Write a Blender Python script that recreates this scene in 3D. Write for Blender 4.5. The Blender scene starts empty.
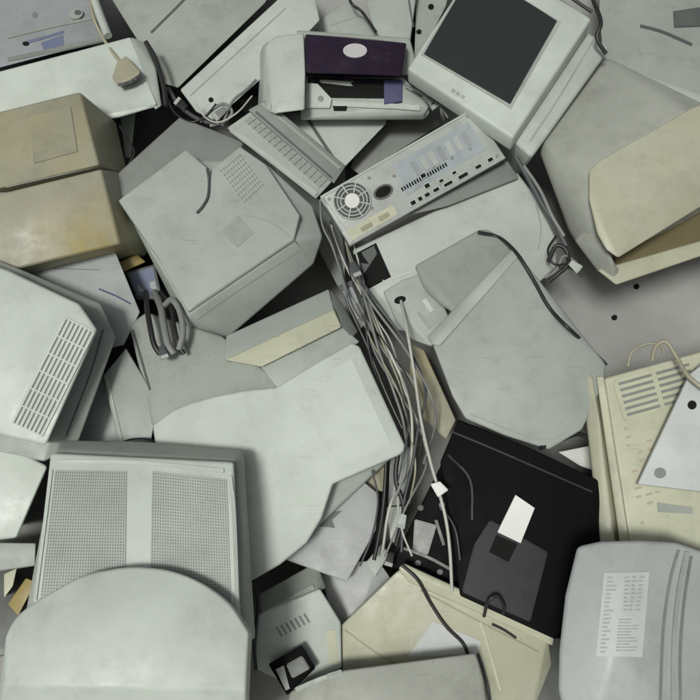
import bpy, bmesh, math, random
from mathutils import Vector, Matrix
from mathutils.bvhtree import BVHTree
random.seed(11)
C = bpy.context.scene.collection
R = math.radians

# ---------------------------------------------------------------- camera
H, PITCH, FOV = 1.85, R(68), R(50)
F = 350 / math.tan(FOV / 2)
CAM = Vector((0, 0, H))
FW = Vector((0, math.cos(PITCH), -math.sin(PITCH)))
UP = Vector((0, math.sin(PITCH), math.cos(PITCH)))
RT = Vector((1, 0, 0))
def ray(px, py):
    return (FW + RT * ((px - 350) / F) - UP * ((py - 350) / F))
def V(px, py, z):
    d = ray(px, py)
    return CAM + d * ((H - z) / -d.z)
cam = bpy.data.cameras.new('camera'); co = bpy.data.objects.new('camera', cam); C.objects.link(co)
cam.angle = FOV; cam.clip_end = 200; cam.clip_start = 0.02
co.location = CAM; co.rotation_euler = (math.pi / 2 - PITCH, 0, 0)
bpy.context.scene.camera = co

# ---------------------------------------------------------------- materials
def nodes(name):
    m = bpy.data.materials.new(name); m.use_nodes = True
    nt = m.node_tree
    return m, nt, nt.nodes['Principled BSDF']
def plastic(name, col, rough=0.42, dirt=0.35, dirtcol=(0.085, 0.082, 0.066), bump=0.12, stain=None, spec=0.4):
    m, nt, b = nodes(name)
    N = nt.nodes.new; L = nt.links.new
    tc = N('ShaderNodeTexCoord'); oi = N('ShaderNodeObjectInfo')
    ad = N('ShaderNodeVectorMath'); ad.operation = 'ADD'
    mu = N('ShaderNodeMath'); mu.operation = 'MULTIPLY'; mu.inputs[1].default_value = 37.0
    L(oi.outputs['Random'], mu.inputs[0]); L(tc.outputs['Object'], ad.inputs[0]); L(mu.outputs[0], ad.inputs[1])
    P = ad.outputs[0]
    def noise(scale, detail=4, rough=0.6, vec=P):
        n = N('ShaderNodeTexNoise'); n.inputs['Scale'].default_value = scale
        n.inputs['Detail'].default_value = detail; n.inputs['Roughness'].default_value = rough
        L(vec, n.inputs['Vector']); return n.outputs['Fac']
    def ramp(fac, a, bb, v0=0.0, v1=1.0):
        r = N('ShaderNodeMapRange'); r.inputs['From Min'].default_value = a; r.inputs['From Max'].default_value = bb
        r.inputs['To Min'].default_value = v0; r.inputs['To Max'].default_value = v1
        L(fac, r.inputs['Value']); return r.outputs['Result']
    def mix(fac, a, c):
        x = N('ShaderNodeMix'); x.data_type = 'RGBA'
        if isinstance(fac, float): x.inputs['Factor'].default_value = fac
        else: L(fac, x.inputs['Factor'])
        for s, v in (('A', a), ('B', c)):
            sock = [i for i in x.inputs if i.name == s and i.type == 'RGBA'][0]
            if isinstance(v, tuple): sock.default_value = (*v, 1)
            else: L(v, sock)
        return [o for o in x.outputs if o.type == 'RGBA'][0]
    dark = tuple(c * 0.86 for c in col); lite = tuple(min(.9, c * 1.07) for c in col)
    c = mix(ramp(noise(5, 3), .3, .7), dark, lite)
    if stain:
        fac = ramp(noise(7, 5, .65), .42, .62, 0, stain[1])
        if len(stain) > 2:      # a spill of its own place and size
            ge = N('ShaderNodeNewGeometry'); ds = N('ShaderNodeVectorMath'); ds.operation = 'DISTANCE'
            L(ge.outputs['Position'], ds.inputs[0]); ds.inputs[1].default_value = V(*stain[2])
            mm = N('ShaderNodeMath'); mm.operation = 'MULTIPLY'
            L(ramp(ds.outputs['Value'], stain[3], 0, 0, 1.5), mm.inputs[0]); L(ramp(noise(9, 5, .65), .3, .6, 0, stain[1]), mm.inputs[1]); fac = mm.outputs[0]
        c = mix(fac, c, stain[0])
    # smudges, specks and drag marks
    c = mix(ramp(noise(13, 9, .74), .50, .78, 0, dirt), c, dirtcol)
    c = mix(ramp(noise(170, 3, .5), .67, .73, 0, dirt), c, dirtcol)
    mp = N('ShaderNodeMapping'); mp.inputs['Scale'].default_value = (14, 240, 30); mp.inputs['Rotation'].default_value = (0.3, 0.2, 0.9)
    L(P, mp.inputs['Vector'])
    def gate(fac, msk):
        q = N('ShaderNodeMath'); q.operation = 'MULTIPLY'; L(fac, q.inputs[0]); L(msk, q.inputs[1]); return q.outputs[0]
    worn = ramp(noise(8, 4, .6), .50, .64)
    c = mix(gate(ramp(noise(1, 3, .5, mp.outputs[0]), .62, .72, 0, dirt * .8), worn), c, dirtcol)
    m2 = N('ShaderNodeMapping'); m2.inputs['Scale'].default_value = (310, 7, 40); m2.inputs['Rotation'].default_value = (0.1, 0.4, -0.8)
    L(P, m2.inputs['Vector'])
    c = mix(gate(ramp(noise(1, 3, .5, m2.outputs[0]), .64, .73, 0, .35), ramp(noise(6, 4, .6), .52, .66)), c, tuple(min(.85, q * 1.35 + .03) for q in col))
    L(c, b.inputs['Base Color'])
    L(ramp(noise(24, 5), .3, .75, rough - .08, rough + .18), b.inputs['Roughness'])
    b.inputs['Specular IOR Level'].default_value = spec
    bp = N('ShaderNodeBump'); bp.inputs['Strength'].default_value = bump; bp.inputs['Distance'].default_value = .0008
    L(noise(700, 2), bp.inputs['Height']); L(bp.outputs[0], b.inputs['Normal'])
    return m
def plain(name, col, rough=.5, metal=0, spec=.5):
    m, nt, b = nodes(name)
    b.inputs['Base Color'].default_value = (*col, 1); b.inputs['Roughness'].default_value = rough
    b.inputs['Metallic'].default_value = metal; b.inputs['Specular IOR Level'].default_value = spec
    return m
M = dict(
    white=plastic('white_plastic', (.53, .585, .53), dirt=.22),
    offw=plastic('offwhite_plastic', (.455, .50, .455), dirt=.3),
    pale=plastic('pale_grey_plastic', (.375, .415, .378), dirt=.3),
    grey=plastic('grey_plastic', (.33, .36, .325), dirt=.35),
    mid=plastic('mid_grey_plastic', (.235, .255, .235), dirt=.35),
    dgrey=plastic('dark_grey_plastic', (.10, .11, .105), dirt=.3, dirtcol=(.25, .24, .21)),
    blue=plastic('bluish_grey_plastic', (.41, .445, .435), dirt=.28),
    steel=plastic('blue_grey_plastic', (.30, .325, .335), dirt=.3),
    caseg=plastic('green_grey_paint', (.335, .365, .325), dirt=.35),
    lav=plastic('lavender_grey_plastic', (.375, .395, .39), dirt=.3),
    cream=plastic('cream_plastic', (.50, .515, .385), dirt=.32),
    beige=plastic('yellowed_plastic', (.315, .31, .225), dirt=.4, stain=((.36, .30, .10), .2)),
    beigest=plastic('stained_plastic', (.34, .333, .25), dirt=.35, stain=((.34, .275, .075), .75, (90, 246, .42), .15)),
    brown=plastic('recess_shade_brown', (.155, .135, .07), dirt=.4),  # shadow colour painted into the large monitor's lower recess
    ybeige=plastic('warm_beige_plastic', (.43, .44, .34), dirt=.3, stain=((.38, .36, .23), .3)),
    pinkish=plastic('greyed_beige_plastic', (.36, .382, .335), dirt=.35),
    black=plastic('black_plastic', (.006, .0065, .0065), rough=.55, dirt=.02, dirtcol=(.08, .08, .07), spec=.06),
    blackm=plastic('sheen_ridge_black', (.015, .018, .019), rough=.36, dirt=.05, dirtcol=(.10, .10, .10), spec=.3),  # lighter black for the painted sheen on the printer, and its lid ridges
    purple=plastic('dark_purple_plastic', (.019, .011, .025), rough=.3, dirt=.15, dirtcol=(.14, .11, .15)),
    violet=plastic('violet_blue_plastic', (.085, .085, .17), rough=.4, dirt=.2),
    screen=plain('dark_tube_glass', (.028, .034, .032), .16),
    hole=plain('dark_opening', (.012, .013, .012), .8, spec=.1),
    shade=plain('vent_depth', (.10, .11, .10), .8, spec=.1),
    silver=plain('silver_badge', (.50, .50, .50), .3),
    metal=plastic('galvanised_metal', (.40, .43, .40), rough=.4, dirt=.4, spec=.5),
    bmetal=plastic('bluish_metal_plate', (.335, .385, .40), rough=.4, dirt=.4, spec=.5),
    label=plastic('paper_label', (.54, .575, .56), rough=.6, dirt=.2),
    wlabel=plastic('white_label', (.74, .76, .72), rough=.6, dirt=.08),
    ink=plain('label_print', (.22, .24, .24), .7),
    fink=plain('faded_print', (.40, .425, .42), .7),
    redink=plain('reddish_print', (.42, .37, .29), .7),
    bluelab=plastic('blue_sticker', (.15, .18, .27), rough=.5, dirt=.4),
    cblack=plain('black_cable', (.02, .02, .02), .45),
    cgrey=plastic('grey_cable', (.22, .235, .22), dirt=.3),
    cwhite=plastic('white_cable', (.50, .52, .46), dirt=.3),
    cbeige=plastic('beige_cable', (.34, .33, .24), dirt=.3),
    cdk=plain('dark_grey_cable', (.07, .075, .08), .5),
    amber=plastic('amber_plastic', (.33, .26, .09), dirt=.4),
)

# ---------------------------------------------------------------- mesh helpers
def link(name, bm, mats, parent=None, origin=Vector((0, 0, 0)), smooth=35):
    me = bpy.data.meshes.new(name)
    if origin.length: bmesh.ops.translate(bm, verts=bm.verts, vec=-origin)
    bmesh.ops.recalc_face_normals(bm, faces=bm.faces)
    for e in bm.edges:
        e.smooth = not (len(e.link_faces) == 2 and e.calc_face_angle(0) > R(smooth))
    for f in bm.faces: f.smooth = True
    bm.to_mesh(me); bm.free()
    for m in (mats if isinstance(mats, (list, tuple)) else [mats]): me.materials.append(M[m] if isinstance(m, str) else m)
    o = bpy.data.objects.new(name, me); C.objects.link(o)
    if parent: o.parent = parent
    return o

ALL = []            # every solid's BVH, for cables that lie on the heap
class Thing:
    def __init__(s, name, label, cat, group=None):
        s.name, s.label, s.cat, s.group = name, label, cat, group
        s.root = None; s.bvh = []; s.o = Vector((0, 0, 0))
    def _root(s, bm):
        if s.root: return
        xs = [v.co for v in bm.verts]
        c = sum(xs, Vector()) / len(xs); s.o = Vector((c.x, c.y, min(v.z for v in xs)))
        s.root = bpy.data.objects.new(s.name, None); s.root.location = s.o; s.root.empty_display_size = .05
        C.objects.link(s.root); s.root['label'] = s.label; s.root['category'] = s.cat
        if s.group: s.root['group'] = s.group
    def add(s, name, bm, mat, parent=None, solid=True, label=None, smooth=35):
        s._root(bm)
        if solid:
            t = BVHTree.FromBMesh(bm); s.bvh.append(t); ALL.append(t)
        o = link(name, bm, mat, parent or s.root, s.o, smooth)
        if label: o['label'] = label
        return o
    def hull(s, name, pts, mat, bevel=.006, seg=3, foot=None, parent=None, label=None, flat=9):
        return s.add(name, hullbm(pts, bevel, seg, foot, flat), mat, parent, label=label)
    def hit(s, px, py):
        d = ray(px, py).normalized(); best = None
        for t in s.bvh:
            l, n, i, dist = t.ray_cast(CAM, d)
            if l and (best is None or dist < best[2]): best = (l, n, dist)
        if best is None: return None
        n = best[1]
        if n.dot(d) > 0: n = -n
        return best[0], n
    def decal(s, name, poly, mat, t=.0015, parent=None, solid=False, sink=.004, label=None, bevel=0):
        bm = bmesh.new(); s.prism(bm, poly, t, sink)
        if bevel:
            bmesh.ops.recalc_face_normals(bm, faces=bm.faces)
            bmesh.ops.bevel(bm, geom=list(bm.edges), offset=bevel, segments=2, affect='EDGES', clamp_overlap=True)
        return s.add(name, bm, mat, parent, solid=solid, label=label)
    def prism(s, bm, poly, t, sink=.004):
        cx = sum(p[0] for p in poly) / len(poly); cy = sum(p[1] for p in poly) / len(poly)
        fb = s.hit(cx, cy) or next((h for h in (s.hit(*p) for p in poly) if h), None)
        if fb is None: return
        n = fb[1]
        top = []; bot = []
        for p in poly:
            d = ray(*p); k = (fb[0] - CAM).dot(n) / d.dot(n)
            l = CAM + d * k
            h = s.hit(*p)
            if h and (h[0] - l).length < .02: l = h[0]
            top.append(bm.verts.new(l + n * t)); bot.append(bm.verts.new(l - n * sink))
        m = len(poly)
        bm.faces.new(top); bm.faces.new(bot[::-1])
        for i in range(m):
            bm.faces.new((top[i], bot[i], bot[(i + 1) % m], top[(i + 1) % m]))
    def sheet(s, name, quad, mat, t=.0012, K=8, parent=None):
        """thin sticker that follows a curved surface"""
        bm = bmesh.new(); g = {}
        for i in range(K + 1):
            for j in range(K + 1):
                h = s.hit(*bil(quad, i / K, j / K))
                if h: g[i, j] = (bm.verts.new(h[0] + h[1] * t), bm.verts.new(h[0] - h[1] * .002))
        for i in range(K):
            for j in range(K):
                q = [(i, j), (i + 1, j), (i + 1, j + 1), (i, j + 1)]
                if all(k in g for k in q):
                    bm.faces.new([g[k][0] for k in q]); bm.faces.new([g[k][1] for k in q][::-1])
        for e in [e for e in bm.edges if len(e.link_faces) == 1]: pass
        r = [e for e in bm.edges if e.is_boundary]
        if r: bmesh.ops.bridge_loops(bm, edges=r)
        return s.add(name, bm, mat, parent, solid=False)
    def bars(s, name, quad, nu, nv, fu, fv, mat, t=.0012, sink=.003, parent=None, skip=None, jit=0):
        """nu x nv small raised or dark blocks spread over a quad (corners a b c d, u along ab, v along ad)"""
        bm = bmesh.new()
        for i in range(nu):
            for j in range(nv):
                if skip and skip(i, j): continue
                u0 = (i + .5 - fu / 2) / nu; u1 = (i + .5 + fu / 2) / nu
                v0 = (j + .5 - fv / 2) / nv; v1 = (j + .5 + fv / 2) / nv
                if jit: u1 = u0 + (u1 - u0) * random.uniform(1 - jit, 1)
                s.prism(bm, [bil(quad, u0, v0), bil(quad, u1, v0), bil(quad, u1, v1), bil(quad, u0, v1)], t, sink)
        return s.add(name, bm, mat, parent, solid=False)
    def grille(s, quad, nu, nv, fu, fv, mat, back='shade', t=.0035):
        """dark opening with real ribs standing over it"""
        bm = bmesh.new(); K = 4
        for i in range(K):
            for j in range(K):
                s.prism(bm, [bil(quad, i / K, j / K), bil(quad, (i + 1) / K, j / K), bil(quad, (i + 1) / K, (j + 1) / K), bil(quad, i / K, (j + 1) / K)], .0006, .002)
        b = bmesh.new()
        for i in range(nu + 1 if nu else 0):
            u = i / nu; w = fu / nu / 2
            for j in range(6):
                s.prism(b, [bil(quad, u - w, j / 6), bil(quad, u + w, j / 6), bil(quad, u + w, (j + 1) / 6), bil(quad, u - w, (j + 1) / 6)], t, .001)
        for j in range(nv + 1 if nv else 0):
            v = j / nv; w = fv / nv / 2
            for i in range(6):
                s.prism(b, [bil(quad, i / 6, v - w), bil(quad, (i + 1) / 6, v - w), bil(quad, (i + 1) / 6, v + w), bil(quad, i / 6, v + w)], t - .0003, .001)
        g = s.add('vent_grille', b, mat, solid=False)
        s.add('vent_opening', bm, back, g, solid=False)
        return g
    def stroke(s, name, pts, w, mat, t=.001, sink=.003, parent=None):
        """narrow groove or ridge following pixels over the thing's own surface"""
        bm = bmesh.new()
        pts = spline2(pts, 5)
        for a, b in zip(pts, pts[1:]):
            d = Vector((b[0] - a[0], b[1] - a[1]))
            if d.length < .01: continue
            n = Vector((-d.y, d.x)).normalized() * (w / 2)
            s.prism(bm, [(a[0] + n.x, a[1] + n.y), (b[0] + n.x, b[1] + n.y), (b[0] - n.x, b[1] - n.y), (a[0] - n.x, a[1] - n.y)], t, sink)
        return s.add(name, bm, mat, parent, solid=False)

def bil(q, u, v):
    a, b, c, d = q
    return (a[0] * (1 - u) * (1 - v) + b[0] * u * (1 - v) + c[0] * u * v + d[0] * (1 - u) * v,
            a[1] * (1 - u) * (1 - v) + b[1] * u * (1 - v) + c[1] * u * v + d[1] * (1 - u) * v)
def spline(P, n=8):
    Q = [P[0] + (P[0] - P[1])] + list(P) + [P[-1] + (P[-1] - P[-2])]
    out = []
    for i in range(1, len(Q) - 2):
        a, b, c, d = Q[i - 1:i + 3]
        for k in range(n):
            t = k / n
            out.append(.5 * ((2 * b) + (c - a) * t + (2 * a - 5 * b + 4 * c - d) * t * t + (3 * b - a - 3 * c + d) * t ** 3))
    out.append(Q[-2]); return out
def spline2(P, n=6):
    if len(P) < 3: return [(P[0][0] + (P[1][0] - P[0][0]) * k / n, P[0][1] + (P[1][1] - P[0][1]) * k / n) for k in range(n + 1)]
    return [(v.x, v.y) for v in spline([Vector((a, b, 0)) for a, b in P], n)]
def hullbm(pts, bevel=.006, seg=3, foot=None, flat=9):
    """convex shell through points (px, py, z) or (px, py, z, drop): drop adds the point straight below at that height.
    foot = (z, shrink): the hidden underside"""
    bm = bmesh.new(); W = []
    for p in pts:
        if isinstance(p, Vector): W.append(p); continue
        W.append(V(*p[:3]))
        if len(p) > 3: q = W[-1].copy(); q.z = p[3]; W.append(q)
    if foot:
        z, k = foot
        pp = [p for p in pts if not isinstance(p, Vector)]
        cx = sum(p[0] for p in pp) / len(pp); cy = sum(p[1] for p in pp) / len(pp)
        for p in pp: W.append(V(cx + (p[0] - cx) * k, cy + (p[1] - cy) * k, z))
    for w in W: bm.verts.new(w)
    r = bmesh.ops.convex_hull(bm, input=bm.verts)
    bmesh.ops.delete(bm, geom=[v for v in bm.verts if not v.link_faces], context='VERTS')
    bmesh.ops.dissolve_limit(bm, angle_limit=R(flat), verts=bm.verts, edges=bm.edges)
    bmesh.ops.recalc_face_normals(bm, faces=bm.faces)
    if bevel:
        es = [e for e in bm.edges if len(e.link_faces) == 2 and e.calc_face_angle(0) > R(12)]
        bmesh.ops.bevel(bm, geom=es, offset=bevel, segments=seg, affect='EDGES', profile=.5, clamp_overlap=True)
    bmesh.ops.triangulate(bm, faces=[f for f in bm.faces if len(f.verts) > 4])
    return bm
def planar(top):
    """slide the points along their sight lines onto one common plane"""
    W = [V(*p) for p in top]; c = sum(W, Vector()) / len(W); n = Vector()
    for i in range(len(W)): n += (W[i] - c).cross(W[(i + 1) % len(W)] - c)
    n.normalize()
    if n.z < 0: n = -n
    out = []
    for p in top:
        d = ray(*p[:2]); out.append(CAM + d * ((c - CAM).dot(n) / d.dot(n)))
    return out, n, c
def plate(top, depth, taper=.97, bevel=.006, seg=3):
    """block under an outline that may be notched"""
    W, n, c = planar(top); bm = bmesh.new()
    a = [bm.verts.new(w) for w in W]; b = [bm.verts.new(c + (w - c) * taper - n * depth) for w in W]
    bm.faces.new(a); bm.faces.new(b[::-1])
    for i in range(len(a)): bm.faces.new((a[i], b[i], b[(i + 1) % len(a)], a[(i + 1) % len(a)]))
    bmesh.ops.recalc_face_normals(bm, faces=bm.faces)
    bmesh.ops.bevel(bm, geom=[e for e in bm.edges if e.calc_face_angle(0) > R(12)], offset=bevel, segments=seg, affect='EDGES', profile=.5, clamp_overlap=True)
    bmesh.ops.triangulate(bm, faces=[f for f in bm.faces if len(f.verts) > 4])
    return bm
def slab(top, depth, taper=1.0, bulge=0):
    """points of a block whose visible face is top (px,py,z) and whose body goes depth back along the face's normal"""
    W = [V(*p) for p in top]
    c = sum(W, Vector()) / len(W); n = Vector()
    for i in range(len(W)):
        n += (W[i] - c).cross(W[(i + 1) % len(W)] - c)
    n.normalize()
    if n.z < 0: n = -n
    B = [c + (w - c) * taper - n * depth for w in W]
    return W + B + ([c + n * bulge] if bulge else [])
def tubebm(bm, pts, r, k=8):
    rings = []; up = Vector((0, 0, 1)); prev = None
    for i, p in enumerate(pts):
        t = (pts[min(i + 1, len(pts) - 1)] - pts[max(i - 1, 0)]).normalized()
        if prev is None: a = t.orthogonal().normalized()
        else: a = (prev - t * prev.dot(t)).normalized()
        prev = a; b = t.cross(a)
        rr = r[i] if isinstance(r, list) else r
        rings.append([bm.verts.new(p + (a * math.cos(2 * math.pi * j / k) + b * math.sin(2 * math.pi * j / k)) * rr) for j in range(k)])
    for x, y in zip(rings, rings[1:]):
        for j in range(k): bm.faces.new((x[j], x[(j + 1) % k], y[(j + 1) % k], y[j]))
    bm.faces.new(rings[0][::-1]); bm.faces.new(rings[-1])
def surf(px, py, up=0):
    d = ray(px, py).normalized(); best = None
    for t in ALL:
        l, n, i, dist = t.ray_cast(CAM, d)
        if l and (best is None or dist < best[1]): best = (l, dist)
    p = best[0] if best else V(px, py, 0)
    return p - d * up
def cablebm(pts, r, bm=None):
    bm = bm or bmesh.new()
    P = [surf(p[0], p[1], r * .8) if (len(p) < 3 or p[2] is None) else V(*p) for p in pts]
    tubebm(bm, spline(P, 7), r); return bm
def cable(pts, r, mat, label, cat='cable', group='loose cables in the heap', name='cable'):
    bm = cablebm(pts, r)
    c = sum((v.co for v in bm.verts), Vector()) / len(bm.verts); c.z = min(v.co.z for v in bm.verts)
    o = link(name, bm, mat, None, c, 80); o.location = c
    o['label'] = label; o['category'] = cat
    if group: o['group'] = group
    return o
def disc(th, name, c, r, mat, t=.002, sink=.003, sq=1.0, rot=0, parent=None, n=24):
    pl = []
    for i in range(n):
        a = 2 * math.pi * i / n; x = r * math.cos(a); y = r * sq * math.sin(a)
        pl.append((c[0] + x * math.cos(rot) - y * math.sin(rot), c[1] + x * math.sin(rot) + y * math.cos(rot)))
    return th.decal(name, pl, mat, t, parent, sink=sink)

# ---------------------------------------------------------------- ground
m, nt, b = nodes('concrete_floor')
tc = nt.nodes.new('ShaderNodeTexCoord'); n1 = nt.nodes.new('ShaderNodeTexNoise'); n1.inputs['Scale'].default_value = 6; n1.inputs['Detail'].default_value = 9
n2 = nt.nodes.new('ShaderNodeTexNoise'); n2.inputs['Scale'].default_value = 140; n2.inputs['Detail'].default_value = 3
cr = nt.nodes.new('ShaderNodeValToRGB'); cr.color_ramp.elements[0].position = .3; cr.color_ramp.elements[1].position = .75
cr.color_ramp.elements[0].color = (.30, .305, .295, 1); cr.color_ramp.elements[1].color = (.40, .405, .39, 1)
c2 = nt.nodes.new('ShaderNodeValToRGB'); c2.color_ramp.elements[0].position = .3; c2.color_ramp.elements[1].position = .42
c2.color_ramp.elements[0].color = (.6, .6, .6, 1); c2.color_ramp.elements[1].color = (1, 1, 1, 1)
mx = nt.nodes.new('ShaderNodeMixRGB'); mx.blend_type = 'MULTIPLY'; mx.inputs[0].default_value = .22
for n_ in (n1, n2): nt.links.new(tc.outputs['Object'], n_.inputs['Vector'])
nt.links.new(n1.outputs['Fac'], cr.inputs[0]); nt.links.new(n2.outputs['Fac'], c2.inputs[0])
nt.links.new(cr.outputs[0], mx.inputs[1]); nt.links.new(c2.outputs[0], mx.inputs[2]); nt.links.new(mx.outputs[0], b.inputs['Base Color'])
bp = nt.nodes.new('ShaderNodeBump'); bp.inputs['Strength'].default_value = .3; bp.inputs['Distance'].default_value = .002
nt.links.new(n2.outputs['Fac'], bp.inputs['Height']); nt.links.new(bp.outputs[0], b.inputs['Normal']); b.inputs['Roughness'].default_value = .8
bm = bmesh.new(); bmesh.ops.create_grid(bm, x_segments=8, y_segments=8, size=60)
fl = link('ground', bm, m); fl['kind'] = 'structure'

MON = 'discarded tube monitors'; CASE = 'discarded computer cases'; SCRAP = 'small plastic scraps in the gaps'
#==OBJECTS==
# ---------------------------------------------------------------- lower layer: cases and panels
t = Thing('computer_case', 'grey computer case lying flat at the upper edge, left of the dark seam', 'computer case', CASE)
t.hull('case_body', [(108, -40, .30), (230, -60, .30), (290, -40, .30), (265, 3, .30), (178, 88, .30), (165, 84, .30), (150, 34, .30), (112, 0, .30)], 'caseg', .003, foot=(0, .85))
t.stroke('panel_seam', [(200, -20), (184, 0), (151, 33)], 2.2, 'dgrey', .0012)
t = Thing('computer_case', 'paler computer case propped beside the dark seam, left end of the inkjet printer over it', 'computer case', CASE)
t.hull('case_body', [(269, 6, .34), (310, -30, .34), (320, 20, .33), (288, 55, .33), (214, 121, .32), (196, 112, .32), (180, 90, .33)], 'offw', .004, foot=(.02, .8))
t.stroke('panel_seam', [(286, 8), (236, 54), (190, 96)], 1.1, 'grey', .0008)
disc(t, 'screw_hole', (211, 100), 2.6, 'hole', .0008, n=12)
t = Thing('floppy_drive', 'grey plastic wedge showing behind the lid of the inkjet printer', 'drive', SCRAP)
t.hull('drive_body', [(324, 17, .26), (346, 1, .26), (363, 10, .26), (384, 40, .26), (340, 60, .26), (310, 40, .26)], 'pale', .004, foot=(0, .8))
t.stroke('panel_seam', [(330, 26), (356, 17)], 1.0, 'grey')
t = Thing('computer_case', 'grey case end showing between inkjet printer and white tilted monitor', 'computer case', CASE)
t.hull('case_body', [(364, -30, .28), (420, -30, .28), (416, 22, .28), (408, 60, .28), (384, 60, .28), (366, 5, .28)], 'pale', .005, foot=(0, .8))
t.stroke('panel_seam', [(408, -5), (411, 14), (414, 30)], 1.6, 'dgrey')
t = Thing('computer_case', 'grey case at the top right corner with a dark groove, behind large beige monitor', 'computer case', CASE)
t.hull('case_body', [(598, -50, .32), (760, -50, .32), (760, 116, .36), (690, 104, .35), (640, 84, .35), (604, 62, .36), (599, 20, .36)], 'grey', .006, foot=(0, .85))
t.stroke('groove', [(640, 26), (662, 32), (692, 45)], 3.2, 'dgrey')
t.decal('port_cover', [(673, 12), (700, 8), (700, 27), (674, 28)], 'dgrey', .004, bevel=.001)

t = Thing('flat_panel', 'bluish grey plastic panel with a dark pen line, below yellowed monitor', 'panel', 'flat panels in the gaps')
t.hull('panel', [(-20, 290, .33), (20, 264, .345), (113, 246, .35), (122, 288, .345), (140, 312, .335), (124, 345, .325), (60, 360, .32)], 'blue', .002, foot=(.25, .9))
t.stroke('dark_line', [(99, 289), (116, 296), (131, 304)], 1.6, 'violet')
t.stroke('dark_line', [(40, 268), (100, 270)], .9, 'mid')
t = Thing('paper_sheet', 'bluish printed sheet wedged beside the slotted white monitor', 'paper', None)
t.hull('sheet', [(100, 368, .31), (122, 445, .30), (70, 445, .30)], 'blue', .001, foot=(.285, .98))
t.bars('lettering', [(92, 396), (108, 396), (113, 435), (84, 435)], 1, 5, .8, .3, 'fink', .0006, jit=.5)
t = Thing('flat_panel', 'pale grey slab standing between printed sheet and grey case', 'panel', 'flat panels in the gaps')
t.hull('panel', [(103, 376, .345), (126, 348, .35), (150, 388, .345), (154, 424, .34), (150, 450, .33), (120, 450, .33)], 'pale', .003, foot=(.0, .85))
t.stroke('edge_ridge', [(107, 378), (122, 440)], 2, 'offw', .002)
t = Thing('drive_unit', 'grey rounded box wedged under the upper edge of the central white monitor', 'computer case', CASE)
t.hull('case_body', [(129, 325, .34), (146, 312, .34), (222, 336, .365), (258, 362, .375), (276, 378, .375), (278, 392, .37), (214, 404, .36), (152, 427, .345)], 'grey', .008, foot=(0, .85))
t.stroke('edge_ridge', [(133, 330), (150, 390)], 2.0, 'dgrey', .002)

t = Thing('white_box', 'white case corner under the inkjet printer, split by a dark line', 'computer case', CASE)
t.hull('case_body', [(280, 112, .26), (388, 112, .26), (386, 124, .26), (370, 142, .25), (342, 170, .24), (332, 162, .24)], 'offw', .003, foot=(0, .8))
t.stroke('panel_seam', [(307, 118), (320, 138), (336, 162)], 3.2, 'dgrey')
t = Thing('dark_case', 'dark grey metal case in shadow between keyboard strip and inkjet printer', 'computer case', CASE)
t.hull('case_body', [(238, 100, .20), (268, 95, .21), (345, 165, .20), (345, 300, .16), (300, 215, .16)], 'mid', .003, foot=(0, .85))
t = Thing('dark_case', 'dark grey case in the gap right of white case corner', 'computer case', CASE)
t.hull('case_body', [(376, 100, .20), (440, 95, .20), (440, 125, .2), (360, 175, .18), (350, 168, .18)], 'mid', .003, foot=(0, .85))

t = Thing('computer_case', 'white case with a square black opening, under the metal rear panel', 'computer case', CASE)
t.hull('case_body', [(352, 250, .31), (380, 236, .32), (517, 172, .33), (536, 196, .32), (558, 242, .30), (556, 268, .28), (520, 300, .27), (440, 340, .27), (395, 330, .27), (364, 290, .29)], 'offw', .006, foot=(0, .85))
g = t.decal('bay_opening', [(353, 255), (376, 243), (391, 277), (367, 290)], 'hole', .001)
t.decal('bay_flap', [(355, 256), (374, 246), (377, 254), (364, 274)], 'dgrey', .002, g)
t.stroke('edge_ridge', [(392, 279), (402, 275), (413, 272)], 2, 'white', .002)
t.stroke('panel_seam', [(536, 205), (541, 228), (538, 250)], 1.2, 'grey')
t = Thing('plastic_scrap', 'grey strip added for the shadow under the metal rear panel', 'scrap', SCRAP)
t.hull('scrap_body', [(398, 218, .338), (450, 190, .34), (508, 160, .345), (520, 178, .34), (486, 192, .338), (446, 207, .336)], 'mid', .005, foot=(.32, .9))  # mid grey wedge painted in as the shadow below the panel
t = Thing('speaker_base', 'small pale rounded stand foot with a dark hole beside the cables', 'stand', None)
t.hull('foot_body', [(383, 292, .34), (402, 280, .345), (420, 274, .345), (442, 300, .345), (450, 320, .34), (432, 347, .335), (412, 340, .325), (396, 322, .325)], 'pale', .004, foot=(.2, .9))
disc(t, 'cable_hole', (400, 300), 6, 'hole', .001, sq=.6, rot=-.3)
t.stroke('clip', [(424, 300), (432, 312)], 5, 'white', .003); t.stroke('clip', [(418, 312), (430, 328)], 3, 'pale', .003)

# lower centre scraps
t = Thing('plastic_scrap', 'dark filler slab added to darken the gap between cream case and bluish grey monitor', 'scrap', SCRAP)
t.hull('scrap_body', [(540, 636, .10), (585, 640, .10), (585, 740, .10), (520, 740, .10)], 'dgrey', .003, foot=(.0, .9))  # added filler, its dark colour stands for the shade in the gap
t = Thing('plastic_scrap', 'dark filler slab added to darken the left edge under the amber strip', 'scrap', SCRAP)
t.hull('scrap_body', [(-60, 560, .14), (44, 555, .14), (44, 640, .14), (-60, 680, .14)], 'dgrey', .003, foot=(.0, .9))  # added to cover the light floor, darkness of the corner gap as colour
t = Thing('computer_case', 'narrow grey case edge with black holes beside the white tilted monitor', 'computer case', CASE)
t.hull('case_body', [(417, -40, .24), (462, -60, .24), (446, 6, .24), (424, 52, .24), (414, 70, .24)], 'grey', .003, foot=(.0, .85))
disc(t, 'hole', (431, 7), 3, 'hole', .001, n=12); disc(t, 'hole', (419, 32), 2.6, 'hole', .001, n=12)
t = Thing('circuit_cover', 'lavender grey plastic cover with dark notches, under central white monitor', 'cover', SCRAP)
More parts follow.
